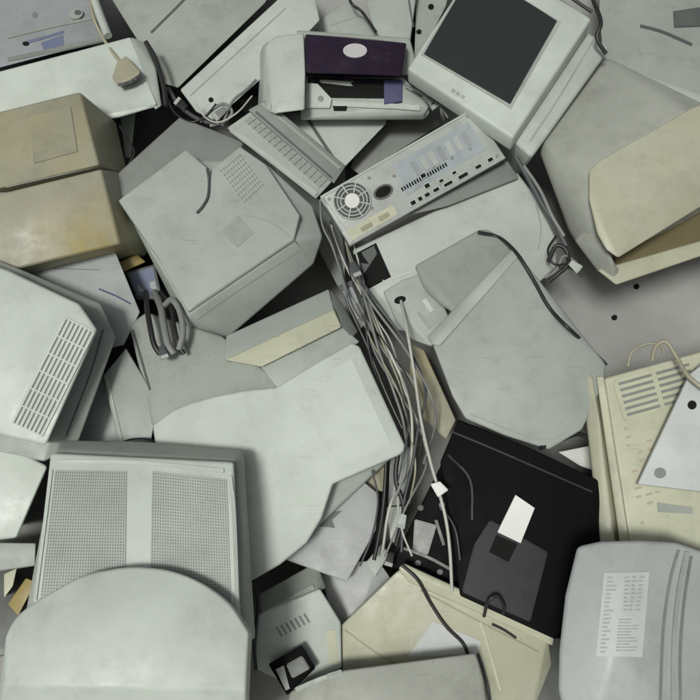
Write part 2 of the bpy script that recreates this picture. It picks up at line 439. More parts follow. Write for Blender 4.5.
t.hull('cover_body', [(320, 470, .29), (357, 476, .30), (379, 494, .30), (376, 530, .295), (347, 582, .28), (286, 560, .27), (300, 520, .28)], 'lav', .003, foot=(.0, .85))
t.decal('notch', [(332, 488), (351, 483), (349, 489), (338, 494)], 'hole', .0012)
t.decal('notch', [(316, 526), (324, 512), (342, 511), (332, 520), (335, 528)], 'dgrey', .0012)
t = Thing('flat_panel', 'flat lavender grey panel lying low beside the cream case', 'panel', 'flat panels in the gaps')
t.hull('panel', [(318, 565, .22), (350, 570, .23), (378, 560, .24), (392, 580, .23), (352, 640, .21), (330, 610, .21)], 'lav', .002, foot=(.02, .9))
t = Thing('plastic_scrap', 'small beige wedge tucked under the white monitor corner', 'scrap', SCRAP)
t.hull('scrap_body', [(355, 474, .27), (388, 455, .28), (384, 492, .27), (374, 490, .27)], 'beige', .002, foot=(.1, .8))
t = Thing('plastic_scrap', 'narrow bluish strip between dark cables and the black printer', 'scrap', SCRAP)
t.hull('scrap_body', [(390, 455, .25), (412, 446, .26), (408, 480, .25), (400, 506, .24), (388, 506, .24)], 'blue', .002, foot=(.0, .8))
t = Thing('plastic_scrap', 'pale upright chip below the bluish strip', 'scrap', SCRAP)
t.hull('scrap_body', [(386, 507, .26), (403, 506, .26), (395, 544, .25), (390, 540, .25)], 'offw', .002, foot=(.0, .8))
t = Thing('plastic_scrap', 'small pale tile at the upper corner of the cream case', 'scrap', SCRAP)
t.hull('scrap_body', [(366, 562, .25), (383, 542, .25), (389, 556, .25), (375, 577, .25)], 'offw', .002, foot=(.1, .8))
t = Thing('plastic_scrap', 'bright white plastic flap between black printer and cream vented case', 'scrap', SCRAP)
t.hull('scrap_body', [(558, 452, .24), (598, 444, .25), (604, 474, .24), (580, 466, .24)], 'wlabel', .002, foot=(.0, .8))

# left gap
t = Thing('adapter_box', 'small blue grey adapter box below the yellowed monitor corner', 'adapter', None)
t.hull('box_body', [(126, 272, .27), (155, 264, .27), (163, 300, .25), (137, 300, .25)], 'dgrey', .003, foot=(.0, .9))
t.decal('top_plate', [(129, 274), (153, 267), (159, 295), (138, 296)], 'bluelab', .001)
t.decal('plate_label', [(137, 285), (155, 281), (157, 289), (139, 292)], 'lav', .0016)
t = Thing('plastic_scrap', 'amber yellow scrap tucked below the yellowed monitor', 'scrap', SCRAP)
t.hull('scrap_body', [(119, 262, .29), (137, 254, .29), (146, 262, .28), (124, 272, .28)], 'amber', .003, foot=(.2, .8))
t = Thing('crt_monitor', 'white monitor corner peeking in at the left edge between two larger monitors', 'monitor', MON)
t.hull('housing', [(-50, 430, .40), (6, 444, .40), (48, 466, .40), (17, 538, .37), (-50, 545, .37)], 'white', .006, foot=(0, .8))
t = Thing('plastic_scrap', 'grey block at the left edge under the white monitor corner', 'scrap', SCRAP)
t.hull('scrap_body', [(-30, 542, .30), (36, 543, .30), (35, 566, .29), (6, 572, .29), (-30, 575, .29)], 'grey', .003, foot=(.0, .8))
t = Thing('plastic_scrap', 'amber strip at the left edge against the perforated monitor', 'scrap', SCRAP)
t.hull('scrap_body', [(8, 604, .26), (26, 578, .27), (36, 582, .27), (18, 616, .26)], 'amber', .002, foot=(.0, .8))
t = Thing('plastic_scrap', 'cream chip at the left edge below the grey block', 'scrap', SCRAP)
t.hull('scrap_body', [(4, 574, .26), (17, 568, .26), (13, 586, .26), (4, 598, .26)], 'cream', .002, foot=(.0, .8))
t = Thing('plastic_scrap', 'pale strip standing below the white scanner edge', 'scrap', SCRAP)
t.hull('scrap_body', [(119, 108, .24), (136, 108, .24), (131, 158, .22), (125, 158, .22)], 'pale', .002, foot=(.0, .8))

# ---------------------------------------------------------------- scanner, upper left
t = Thing('flatbed_scanner', 'white flatbed scanner with blue sticker, a plug resting on its lid', 'scanner')
t.hull('lid', [(-40, 82, .36), (8, 69, .365), (104, 44, .37), (131, 37, .37), (158, 106, .35), (119, 118, .34), (80, 125, .33), (-40, 140, .33)], 'white', .005, foot=(.02, .85))
t.hull('rear_body', [(-40, -40, .335), (86, -50, .34), (106, 40, .355), (8, 66, .35), (-40, 78, .345)], 'steel', .004, foot=(.02, .85))
t.hull('end_cap', [(131, 37, .372), (144, 42, .36), (156, 68, .355), (162, 106, .34), (155, 110, .345)], 'pale', .004, foot=(.05, .9))
t.stroke('hinge_strip', [(8, 60), (60, 49), (104, 39)], 4, 'mid', .002)
t.stroke('step_edge', [(8, 38), (50, 28), (92, 19)], 2, 'grey', .003)
t.decal('sticker', [(41, 43), (63, 35), (64, 48), (45, 54)], 'bluelab', .001)
t.stroke('sticker_line', [(25, 43), (44, 38), (64, 32)], 2.6, 'bluelab', .0013)
k = disc(t, 'lock_knob', (77, 16), 7, 'grey', .008, sq=.7, rot=-.2); disc(t, 'knob_slot', (79, 15), 3.5, 'dgrey', .009, sq=.7, parent=k)
disc(t, 'screw_hole', (35, 15), 3, 'mid', .001, n=12); disc(t, 'screw_hole', (26, 44), 3.4, 'hole', .002, sq=.6, n=12)

# ---------------------------------------------------------------- yellowed monitor, upper left
t = Thing('crt_monitor', 'yellowed beige tube monitor with amber stains near the left edge', 'monitor', MON)
t.hull('rear_cover', [(-50, 124, .46), (8, 108, .46), (80, 92, .46), (99, 165, .445), (8, 186, .445), (-50, 200, .445), (116, 122, .33), (128, 175, .31)], 'beige', .005, foot=(.1, .7))
t.hull('housing', [(-50, 206, .45), (8, 190, .45), (101, 169, .45), (120, 244, .41), (30, 266, .41), (-50, 285, .41), (128, 172, .31), (152, 236, .26), (146, 256, .25), (128, 258, .27)], 'beigest', .006, foot=(.0, .7))
t.decal('recessed_panel', [(30, 117), (71, 107), (78, 152), (34, 164)], 'beige', .0025, bevel=.001)
t.stroke('groove', [(6, 188), (50, 178), (100, 167)], 2.2, 'mid', .0015)

# ---------------------------------------------------------------- grey printer-like monitor, left of centre
t = Thing('crt_monitor', 'pale grey monitor lying back up with a small vent block and dark square sticker', 'monitor', MON)
top = [(118, 200, .42), (186, 149, .42), (210, 170, .42), (240, 146, .42), (266, 164, .41), (300, 215, .405), (294, 240, .40), (188, 312, .40), (158, 258, .41)]
t.add('rear_cover', plate(top, .05, .99, .004), 'pale')
t.hull('housing', [(124, 206, .385), (190, 160, .375), (240, 160, .37), (268, 165, .385), (313, 206, .365), (323, 237, .36), (294, 242, .392), (188, 315, .392), (162, 264, .385), (314, 264, .325), (228, 338, .305), (192, 340, .305)], 'pale', .006, foot=(0, .75), flat=6)
t.hull('rear_bezel', [(120, 198, .375), (115, 176, .37), (150, 142, .36), (180, 117, .355), (203, 130, .355), (244, 142, .36), (236, 170, .37), (170, 190, .38)], 'mid', .006, foot=(.05, .8))  # darker grey paints shade onto the face turned up and back
t.bars('vent_block', [(219, 170), (240, 153), (265, 186), (245, 205)], 9, 9, .42, .42, 'mid', .0012)
t.decal('sticker', [(221, 231), (238, 216), (254, 233), (237, 248)], 'grey', .0012)
t.stroke('panel_seam', [(188, 311), (240, 275), (294, 239)], 1.6, 'grey', .0008)
t.stroke('panel_seam', [(245, 215), (270, 222), (294, 240), (310, 262)], 1.4, 'grey', .0008)
t.stroke('panel_seam', [(190, 325), (236, 292), (300, 250)], 1.0, 'grey', .0008)
cable([(207, 168, .435), (209, 180, None), (208, 196), (203, 206), (197, 213)], .0032, 'cdk', 'short dark plug lead lying on the grey monitor with vent block', name='plug_lead')
# narrow strip
t = Thing('keyboard', 'narrow pale keyboard on edge between grey monitor and inkjet printer', 'keyboard')
t.hull('keyboard_body', [(227, 128, .40), (250, 112, .38), (332, 182, .335), (316, 199, .36)], 'offw', .003, foot=(.2, .95))
t.bars('keys', [(243, 121), (252, 115), (328, 180), (319, 189)], 2, 15, .82, .8, 'pale', .003)
t.stroke('ledge', [(231, 129), (316, 195)], 4, 'white', .003)

t = Thing('paper_tray', 'grey plastic tray tucked behind the narrow pale keyboard', 'tray', SCRAP)
t.hull('tray_body', [(248, 110, .345), (266, 100, .35), (346, 166, .31), (334, 184, .31)], 'mid', .003, foot=(.24, .95))
t.stroke('rim', [(262, 104), (340, 169)], 3, 'grey', .003); t.stroke('rim', [(256, 112), (332, 178)], 2, 'dgrey', .002)
# ---------------------------------------------------------------- inkjet printer
t = Thing('inkjet_printer', 'inkjet printer with dark purple lid and silver oval badge', 'printer')
t.hull('end_housing', [(266, 45, .38), (276, 36, .395), (304, 33, .40), (306, 74, .39), (305, 110, .365), (273, 114, .365), (262, 108, .33), (262, 60, .33)], 'offw', .006, foot=(.22, .9))
t.hull('side_panel', [(260, 52, .34), (264, 44, .37), (272, 40, .375), (273, 112, .355), (268, 114, .33), (258, 106, .30)], 'grey', .005, foot=(.22, .9))
t.hull('rear_body', [(296, 30, .36), (410, 38, .36), (416, 60, .345), (416, 76, .325), (404, 74, .325), (304, 70, .325)], 'grey', .006, foot=(.22, .9))
t.hull('front_base', [(300, 76, .34), (404, 78, .34), (428, 104, .335), (430, 114, .32), (424, 120, .30), (300, 120, .305)], 'pale', .005, foot=(.22, .9))
t.hull('lid', [(305, 34, .40), (355, 36, .40), (407, 43, .395), (402, 76, .395), (306, 73, .395)], 'purple', .005, foot=(.33, .93))
t.decal('badge_rim', [(355 + 12 * math.cos(i * .2618), 51 + 7 * math.sin(i * .2618)) for i in range(24)], 'silver', .002)
t.decal('output_slot', [(308, 77), (401, 80), (402, 99), (330, 98), (318, 85), (308, 84)], 'hole', .002)
t.stroke('slot_edge', [(330, 77), (365, 82), (400, 83)], 1.4, 'purple', .006)
t.decal('tray_guide', [(306, 84), (318, 85), (332, 100), (330, 109), (306, 109)], 'offw', .008, bevel=.001)
t.decal('ink_button', [(384, 82), (402, 82), (402, 103), (384, 106)], 'violet', .008, bevel=.001)
t.stroke('tray_lip', [(333, 104), (370, 106), (420, 108)], 5, 'offw', .005)
t.decal('dark_notch', [(333, 107), (347, 107), (346, 111), (334, 111)], 'hole', .0065)
disc(t, 'button', (321, 100), 3, 'mid', .0095, n=12)

# ---------------------------------------------------------------- white monitor with screen
t = Thing('crt_monitor', 'white tube monitor with dark blank screen facing up', 'monitor', MON)
t.hull('bezel', slab([(407, 68, .44), (513, 138, .46), (592, 18, .47), (486, -52, .45)], .05), 'white', .008)
t.hull('housing', slab([(424, 60, .40), (532, 158, .415), (612, 46, .42), (500, -30, .40)], .30, .62), 'offw', .012)
t.decal('screen_surround', [(421, 55), (511, 109), (561, 22), (472, -31)], 'pale', .002)
q_ = [(424, 55), (510, 105), (557, 22), (473, -27)]
fl_, nn = t.hit(490, 40); scr = bmesh.new(); g = {}; K = 14
for i in range(K + 1):
    for j in range(K + 1):
        d = ray(*bil(q_, i / K, j / K)); u = 2 * i / K - 1; v_ = 2 * j / K - 1
        g[i, j] = scr.verts.new(CAM + d * ((fl_ - CAM).dot(nn) / d.dot(nn)) + nn * (.0032 + .009 * (1 - .5 * u * u - .5 * v_ * v_)))
for i in range(K):
    for j in range(K): scr.faces.new((g[i, j], g[i + 1, j], g[i + 1, j + 1], g[i, j + 1]))
r_ = bmesh.ops.extrude_edge_only(scr, edges=[e for e in scr.edges if e.is_boundary])
bmesh.ops.translate(scr, verts=[v for v in r_['geom'] if isinstance(v, bmesh.types.BMVert)], vec=-nn * .012)
t.add('screen', scr, 'screen')
t.bars('button', [(452, 88), (466, 97), (464, 100), (450, 91)], 3, 1, .6, .8, 'pale', .002)
t.stroke('bezel_seam', [(524, 150), (560, 96), (597, 34)], 1.6, 'grey', .001)

# ---------------------------------------------------------------- large beige monitor, right
t = Thing('crt_monitor', 'large beige grey monitor at the right edge with warm beige lower face', 'monitor', MON)
t.hull('housing', [(536, 146, .385), (552, 112, .375), (602, 54, .37), (640, 72, .38), (690, 97, .39), (760, 130, .40), (690, 112, .455), (590, 169, .455), (552, 190, .36), (570, 238, .33), (600, 272, .31), (594, 226, .42), (760, 180, .38), (620, 110, .425), (568, 160, .41)], 'pinkish', .02, foot=(.05, .7))
t.hull('front_bezel', [(589, 170, .468), (600, 160, .47), (690, 109, .47), (760, 80, .47), (760, 170, .43), (690, 214, .43), (618, 258, .43), (606, 250, .43), (597, 234, .435), (589, 200, .455), (660, 180, .463), (720, 145, .463)], 'ybeige', .020, 4, foot=(.38, .94), flat=4)
t.hull('lower_recess', [(612, 250, .34), (760, 160, .34), (760, 240, .34), (694, 252, .34), (618, 276, .34)], 'brown', .003, foot=(.05, .9))  # brown stands for the shadow inside the recess
t.hull('rim', [(597, 270, .355), (616, 285, .355), (694, 258, .36), (760, 236, .36), (760, 224, .365), (694, 246, .365), (622, 268, .36)], 'ybeige', .004, foot=(.30, .98))
t.hull('rim_corner', [(590, 222, .40), (612, 258, .40), (620, 272, .352), (614, 282, .345), (598, 272, .342), (574, 240, .35)], 'pinkish', .006, foot=(.25, .9))
# ---------------------------------------------------------------- metal rear panel
t = Thing('desktop_computer', 'desktop computer with metal rear panel, round fan grille and blue grey plate', 'computer')
t.hull('case_body', slab([(320, 196, .395), (473, 108, .43), (506, 158, .385), (350, 246, .345)], .05, .985), 'metal', .002)
bp_ = t.decal('blue_plate', [(393, 165), (468, 122), (486, 149), (407, 196)], 'bmetal', .0012)
f = disc(t, 'fan_grille', (352, 201), 19, 'shade', .0012)
disc(t, 'fan_hub', (352, 201), 7.5, 'wlabel', .004, parent=f)
bm = bmesh.new()
for r_ in (11.5, 15, 18.5):
    for i in range(24):
        a0 = 2 * math.pi * i / 24; a1 = 2 * math.pi * (i + 1) / 24
        t.prism(bm, [(352 + (r_ + q) * math.cos(a), 201 + (r_ + q) * math.sin(a)) for q, a in ((-.6, a0), (-.6, a1), (.6, a1), (.6, a0))], .005, .001)
for i in range(8):
    a = i * math.pi / 4 + .2; n_ = (-math.sin(a) * .7, math.cos(a) * .7); c_ = (math.cos(a), math.sin(a))
    t.prism(bm, [(352 + c_[0] * 8 + n_[0], 201 + c_[1] * 8 + n_[1]), (352 + c_[0] * 19 + n_[0], 201 + c_[1] * 19 + n_[1]), (352 + c_[0] * 19 - n_[0], 201 + c_[1] * 19 - n_[1]), (352 + c_[0] * 8 - n_[0], 201 + c_[1] * 8 - n_[1])], .0053, .001)
t.add('fan_guard', bm, 'metal', f, solid=False)
pw = disc(t, 'power_socket', (383, 192), 10.5, 'dgrey', .003, sq=.66, rot=-.5); disc(t, 'socket_opening', (383, 192), 8.5, 'hole', .0034, sq=.6, rot=-.5, parent=pw)
t.decal('cream_plate', [(346, 231), (392, 205), (398, 214), (352, 241)], 'cream', .001)
for q in ([(360, 228), (371, 222), (373, 226), (362, 232)], [(378, 217), (388, 212), (390, 216), (380, 222)]): t.decal('port', q, 'beige', .0022)
D_ = Vector((.87, -.5)); E_ = Vector((.5, .87))
def tilt(x, y, w, h):
    c_ = Vector((x, y)); return [tuple(c_ + D_ * (a * w / 2) + E_ * (b_ * h / 2)) for a, b_ in ((-1, -1), (1, -1), (1, 1), (-1, 1))]
for (x, y, w, h) in [(413, 203, 5, 4), (420, 199, 4, 4), (427, 195, 5, 3.4), (436, 190, 6, 3.2), (448, 184, 9, 3), (463, 176, 10, 3.4), (478, 167, 6, 3), (490, 160, 5, 3.4), (423, 176, 5, 4), (427, 186, 5, 4), (441, 181, 4, 2.6), (454, 173, 4, 2.4)]:
    p_ = t.decal('port', tilt(x, y, w + 2, h + 1.8), 'offw', .0026); t.decal('port_opening', tilt(x, y, w, h), 'hole', .003, p_)
for k in range(7):
    t.decal('slot_cover', tilt(412 + k * 8.4 + 4, 168 - k * 4.85, 5.6, 15), 'metal' if k % 3 else 'steel', .0024, bevel=.0004)
for (x, y) in ((329, 199), (343, 236), (369, 178), (468, 116), (497, 156), (372, 208), (394, 176), (452, 158), (434, 168), (470, 149)): disc(t, 'screw', (x, y), 1.7, 'mid', .0022, n=10)
t.bars('vent_block', [(400, 188), (446, 162), (448, 166), (402, 192)], 18, 1, .5, .9, 'hole', .0016)
t.stroke('folded_edge', [(322, 198), (351, 243)], 4, 'offw', .002); t.stroke('folded_edge', [(323, 196), (472, 110)], 2, 'offw', .002)

# ---------------------------------------------------------------- monitor right of centre
t = Thing('crt_monitor', 'pale grey monitor lying back up with a black cable along its right edge', 'monitor', MON)
t.hull('housing', [(432, 344, .42), (517, 252, .40), (536, 280, .40), (552, 309, .40), (580, 338, .388), (606, 364, .372), (604, 384, .37), (582, 430, .37), (549, 450, .37), (505, 436, .385), (465, 419, .395), (452, 396, .407), (440, 365, .415), (520, 350, .418)], 'pale', .014, foot=(.03, .8), flat=5)
t.stroke('panel_seam', [(470, 414), (540, 440), (574, 428)], .9, 'grey', .0006)
t.hull('tube_cover', [(414, 266, .36), (450, 246, .355), (478, 230, .345), (487, 229, .345), (500, 236, .35), (515, 252, .365), (490, 290, .395), (461, 318, .405), (440, 305, .38), (424, 290, .36)], 'grey', .008, foot=(.1, .8))  # greyer than the housing: shade of this back-sloping face painted in
t.hull('ridge', [(431, 344, .425), (427, 337, .41), (462, 302, .405), (512, 249, .395), (520, 255, .405), (480, 302, .415), (440, 346, .428)], 'offw', .004, foot=(.33, .9))


# ---------------------------------------------------------------- big central monitor
t = Thing('crt_monitor', 'largest white monitor shell in the middle, stepped upper edge and curved lower side', 'monitor', MON)
top = [(152, 425, .40), (172, 410, .405), (192, 402, .41), (214, 396, .41), (244, 390, .415), (276, 387, .42), (312, 365, .42), (352, 342, .42), (360, 346, .418), (405, 444, .372), (406, 450, .37), (400, 455, .37), (333, 484, .37), (322, 518, .365), (307, 543, .36), (280, 565, .355), (250, 582, .35), (170, 560, .36)]
t.add('rear_cover', plate(top, .055, .985, .013, 4), 'white')
t.decal('side_cover', [(290, 394), (352, 358), (392, 444), (336, 470), (318, 436), (300, 408)], 'white', .002, bevel=.0018)
t.hull('housing', [(x, y, z - .05) for x, y, z in [(165, 430, .40), (276, 396, .42), (354, 346, .42), (403, 448, .37), (330, 482, .37), (304, 540, .36), (250, 578, .35), (175, 555, .36)]], 'pale', .008, foot=(.03, .8), flat=4)
t.hull('step_cover', [(258, 363, .40), (341, 325, .39), (360, 342, .39), (278, 390, .40)], 'pale', .004, foot=(.2, .9))
t.hull('top_ledge', [(224, 360, .40), (334, 309, .405), (342, 327, .405), (262, 367, .41)], 'cream', .004, foot=(.2, .9))
t.hull('back_ledge', [(226, 336, .37), (329, 289, .37), (335, 312, .40), (224, 362, .395)], 'pale', .004, foot=(.2, .9))
t.hull('end_clip', [(330, 290, .375), (340, 300, .36), (358, 332, .37), (352, 338, .39), (341, 326, .40)], 'mid', .003, foot=(.25, .9))

# ---------------------------------------------------------------- cream vented case, right
t = Thing('vented_case', 'cream yellow vented case at the right edge with a loose white card on it', 'computer case', CASE)
t.hull('case_body', [(604, 378, .40), (680, 356, .41), (760, 335, .41), (760, 560, .37), (632, 560, .37)], 'cream', .006, foot=(.0, .9))
t.hull('base', [(590, 380, .33), (606, 378, .35), (640, 560, .32), (604, 560, .31)], 'beige', .004, foot=(.05, .9))
t.hull('side_rail', [(581, 378, .37), (592, 374, .385), (600, 420, .38), (612, 500, .355), (618, 560, .34), (602, 560, .33)], 'ybeige', .006, foot=(.05, .9))
t.hull('side_rail', [(596, 376, .385), (604, 376, .39), (632, 510, .37), (634, 560, .36), (622, 560, .35)], 'cream', .004, foot=(.05, .9))
t.grille([(615, 382), (690, 361), (700, 398), (625, 419)], 2, 6, .12, .55, 'cream', 'mid', .003)
t.bars('lettering', [(622, 425), (652, 418), (668, 520), (640, 528)], 3, 12, .7, .28, 'redink', .0006, jit=.6, skip=lambda i, j: random.random() < .35)
t.decal('tab', [(657, 503), (692, 508), (692, 514), (658, 512)], 'grey', .003)
t = Thing('white_card', 'white plastic card with a dark round hole lying on the cream vented case', 'card')
c_ = [(720, 350, .445), (690, 374, .44), (638, 484, .405), (694, 492, .405), (740, 496, .405)]
t.hull('card_plate', slab(c_, .012), 'label', .002)
disc(t, 'hole', (660, 473), 6, 'mid', .0008, sq=.9); disc(t, 'hole', (692, 405), 4.5, 'hole', .0008)

# ---------------------------------------------------------------- black printer
t = Thing('black_printer', 'black printer body with a small white label, tilted between monitors', 'printer')
t.hull('body', [(458, 419, .36), (530, 448, .37), (598, 480, .36), (604, 536, .33), (556, 640, .30), (460, 596, .31), (455, 540, .33), (440, 462, .35)], 'black', .006, foot=(.05, .85), flat=5)
t.hull('side_tray', [(446, 455, .31), (468, 470, .31), (462, 596, .26), (440, 590, .26), (390, 566, .25), (405, 530, .27)], 'black', .004, foot=(.02, .9))
t.decal('front_panel_sheen', [(474, 545), (490, 520), (548, 552), (530, 622), (462, 592)], 'blackm', .003, bevel=.0025)  # lighter black panel paints in the soft grey sheen
t.decal('label', [(515, 495), (534, 508), (520, 543), (497, 532)], 'wlabel', .0065)
t.decal('latch_recess', [(496, 535), (517, 544), (508, 562), (489, 552)], 'hole', .0055)
t.stroke('lid_ridge', [(452, 432), (500, 452), (592, 492)], 1.8, 'blackm', .003)
t.stroke('lid_ridge', [(448, 455), (470, 480), (472, 520)], 2, 'blackm', .003)
t.decal('cartridge_block', [(415, 519), (437, 525), (428, 555), (413, 549)], 'mid', .012, bevel=.002)
t.stroke('rail', [(404, 548), (430, 558), (452, 570)], 3, 'dgrey', .005); t.stroke('rail', [(436, 520), (444, 545)], 3, 'dgrey', .006)
for q in ((442, 505), (421, 508), (440, 572), (418, 563)): disc(t, 'screw', q, 3, 'dgrey', .003, n=10)

# ---------------------------------------------------------------- cream box, bottom
t = Thing('cream_case', 'cream yellow case with a raised back rim and white label at the bottom', 'computer case', CASE)
t.hull('case_body', [(396, 572, .30), (405, 566, .30), (548, 634, .27), (552, 664, .24), (530, 720, .23), (343, 700, .22), (340, 626, .26)], 'ybeige', .004, foot=(.02, .85), flat=5)
t.hull('back_rim', [(398, 568, .31), (404, 563, .31), (555, 632, .285), (553, 646, .27), (480, 618, .285), (408, 582, .30)], 'cream', .004, foot=(.2, .95))
t.stroke('groove', [(345, 630), (375, 652), (405, 668)], 1.6, 'beige', .001)
t.stroke('groove', [(420, 590), (480, 622), (545, 655)], 1.6, 'beige', .001)
t.decal('label', [(433, 621), (481, 641), (477, 654), (408, 656)], 'label', .0012)
t.stroke('panel_seam', [(480, 622), (486, 640), (500, 690)], 2.4, 'cream', .002)
t = Thing('grey_beige_case', 'smooth grey beige lid overlapping the cream case at the bottom edge', 'computer case', CASE)
t.hull('case_body', [(290, 692, .30), (312, 680, .31), (345, 670, .315), (420, 660, .32), (476, 653, .32), (484, 680, .31), (494, 760, .30), (270, 760, .30)], 'pinkish', .006, foot=(.02, .85), flat=5)
t.stroke('edge_highlight', [(296, 690), (318, 680), (342, 672)], 4, 'white', .002)

# ---------------------------------------------------------------- small white printer
t = Thing('small_printer', 'small white box device with raised rear ridge, beside perforated monitor', 'printer')
t.hull('body', [(258, 614, .29), (320, 588, .30), (341, 622, .28), (342, 668, .25), (300, 690, .24), (254, 668, .25)], 'white', .005, foot=(.0, .85), flat=5)
t.hull('rear_ridge', [(258, 614, .27), (259, 594, .26), (317, 562, .26), (326, 588, .28), (318, 592, .295), (262, 616, .285)], 'grey', .004, foot=(.05, .9))
t.stroke('ridge', [(262, 612), (290, 599), (314, 587)], 3.5, 'offw', .003)
t.stroke('edge_strip', [(331, 630), (334, 664)], 9, 'cream', .001)
t.bars('vent_block', [(274, 628), (306, 612), (312, 622), (280, 638)], 7, 1, .4, .9, 'mid', .0012)
t = Thing('connector_block', 'black connector clip with grey core lying on the small white box', 'connector')
t.hull('clip_body', [(268, 664, .29), (302, 645, .30), (316, 668, .285), (287, 696, .28)], 'black', .003, foot=(.26, .9))
t.decal('core', [(286, 664), (302, 655), (310, 668), (292, 678)], 'mid', .006, bevel=.002)
t.decal('contact', [(276, 669), (284, 665), (290, 688), (286, 690)], 'grey', .004)

# ---------------------------------------------------------------- slotted white monitor, left
t = Thing('crt_monitor', 'white monitor at the left edge with a diagonal strip of slots', 'monitor', MON)
t.hull('rear_cover', [(-60, 245, .50), (8, 270, .50), (80, 304, .50), (98, 330, .49), (46, 446, .46), (-60, 420, .46)], 'white', .010, foot=(.40, .97), flat=5)
t.hull('housing', [(-60, 238, .44), (8, 264, .44), (86, 302, .445), (101, 303, .43), (116, 338, .41), (78, 444, .385), (44, 462, .40), (-60, 440, .40)], 'grey', .008, foot=(0, .75), flat=5)  # grey puts the shade of the right-hand side into the colour
t.grille([(66, 318), (94, 332), (42, 436), (13, 423)], 7, 6, .58, .09, 'white', 'mid', .003)
t.stroke('housing_seam', [(103, 330), (90, 374), (66, 436)], 1.8, 'dgrey', .001)
# ---------------------------------------------------------------- perforated monitor, lower left
t = Thing('crt_monitor', 'white monitor with two perforated panels and rounded hump at lower left', 'monitor', MON)
t.hull('housing', [(60, 440, .45), (140, 441, .45), (244, 450, .45), (256, 640, .43), (20, 640, .43), (56, 450, .49), (236, 460, .49), (245, 640, .47)], 'grey', .008, foot=(.0, .75), flat=5)  # grey bezel tone that also paints in shade along the sides
t.hull('vent_cover', [(51, 453, .52), (140, 454, .525), (234, 462, .52), (242, 650, .50), (28, 650, .50)], 'white', .006, foot=(.45, 1.0), flat=5)
for q in ([(56, 471), (126, 472), (124, 640), (36, 640)], [(153, 472), (226, 480), (232, 640), (150, 640)]):
    t.grille(q, 30, 54, .52, .52, 'pale', 'mid', .0018)
t.stroke('frame_edge', [(58, 462), (140, 463), (224, 471)], 4, 'white', .003)
t.stroke('frame_edge', [(52, 470), (46, 520), (36, 600)], 3, 'white', .003); t.stroke('frame_edge', [(230, 476), (234, 520), (237, 610)], 4, 'white', .003)
arc = [(6, 636), (16, 618), (38, 600), (80, 577), (112, 569), (140, 567), (172, 571), (202, 583), (230, 604), (249, 632)]
t.hull('rear_hump', [(x, y, .545, .50) for x, y in spline2(arc, 4)] + [(120, 625, .556), (40, 640, .552), (210, 640, .552), (4, 686, .548), (246, 690, .548), (120, 688, .552), (-10, 770, .42), (246, 770, .42)], 'white', .005, foot=(.1, .9), flat=3)
# ---------------------------------------------------------------- grey monitor, lower right
t = Thing('crt_monitor', 'bluish grey monitor with a printed sticker at the lower right corner', 'monitor', MON)
t.hull('housing', [(577, 546, .48), (600, 541, .49), (640, 540, .495), (676, 542, .48), (700, 552, .46), (760, 570, .42), (565, 595, .48), (559, 650, .47), (558, 692, .46), (600, 700, .49), (660, 700, .49), (760, 700, .42), (620, 600, .512), (615, 650, .51), (590, 760, .44), (760, 760, .40), (570, 730, .43)], 'blue', .008, foot=(.0, .8), flat=3)
t.stroke('groove', [(680, 544), (670, 580), (663, 630), (660, 700)], 3, 'mid', .001)
t.stroke('ridge', [(686, 552), (678, 590), (673, 640), (672, 700)], 4, 'pale', .004)
t.stroke('groove', [(691, 556), (684, 600), (680, 650), (680, 700)], 3, 'mid', .001)
t.sheet('sticker', [(604, 573), (649, 572), (642, 657), (596, 656)], 'label', .0012)
t.bars('lettering', [(606, 576), (620, 576), (611, 654), (599, 654)], 1, 19, .8, .4, 'fink', .0022, jit=.6)
t.bars('lettering', [(624, 576), (646, 575), (640, 612), (622, 612)], 3, 9, .8, .4, 'fink', .0022, jit=.5)
t.bars('lettering', [(618, 618), (640, 618), (637, 652), (615, 652)], 1, 11, .95, .35, 'fink', .0022, jit=.5)

# ---------------------------------------------------------------- cables
MATS = ['cgrey', 'cdk', 'cgrey', 'cbeige', 'cdk', 'cwhite', 'cgrey', 'cblack', 'cbeige', 'cgrey', 'cwhite', 'cdk']
path = [(338, 222), (350, 262), (366, 306), (384, 348), (400, 388), (411, 424), (414, 462), (404, 505), (392, 556)]
for i in range(13):
    a = i / 12 - .5
    pts = []; ph = random.uniform(0, 6.3); fr = random.uniform(.5, 1.3); last = random.choice((6, 7, 8, 9)); first = random.choice((0, 0, 0, 1, 2))
    for j, (x, y) in enumerate(path):
        if j < first or j >= last: continue
        w = (6, 10, 24, 40, 44, 32, 22, 20, 18)[j]
        z = (.30, .33, .36, .37, .37, .365, .355, .33, .29)[j]
        pts.append((x + a * w + 9 * math.sin(ph + fr * j) + random.uniform(-4, 4), y + random.uniform(-5, 5), z + random.uniform(-.03, .02)))
    cable(pts, random.choice((.0014, .0018, .0022, .003)), MATS[i % 12], 'one strand of the tangled cable bundle running beside the central white monitor', group='strands of the central cable bundle')
t = Thing('plastic_scrap', 'cream wedge half covered by the central cable bundle', 'scrap', SCRAP)
t.hull('scrap_body', [(412, 344, .29), (424, 350, .30), (456, 420, .30), (446, 440, .29), (424, 420, .28), (408, 380, .28)], 'beige', .003, foot=(.0, .9))
t = Thing('drive_bracket', 'dark blue grey bracket at the top of the central cable bundle', 'bracket')
t.hull('bracket_body', [(338, 286, .33), (352, 280, .335), (372, 316, .33), (360, 330, .32)], 'dgrey', .002, foot=(.05, .9))
t.decal('bracket_face', [(343, 292), (352, 287), (365, 312), (358, 320)], 'steel', .003)
cable([(401, 301), (407, 330, .385), (414, 372, .395), (421, 420, .40), (430, 460, .395), (438, 488, .38), (446, 520, .37), (450, 552, .355), (452, 592, .335)], .0033, 'cwhite', 'long white cable with a bright plug crossing the edge of the black printer')
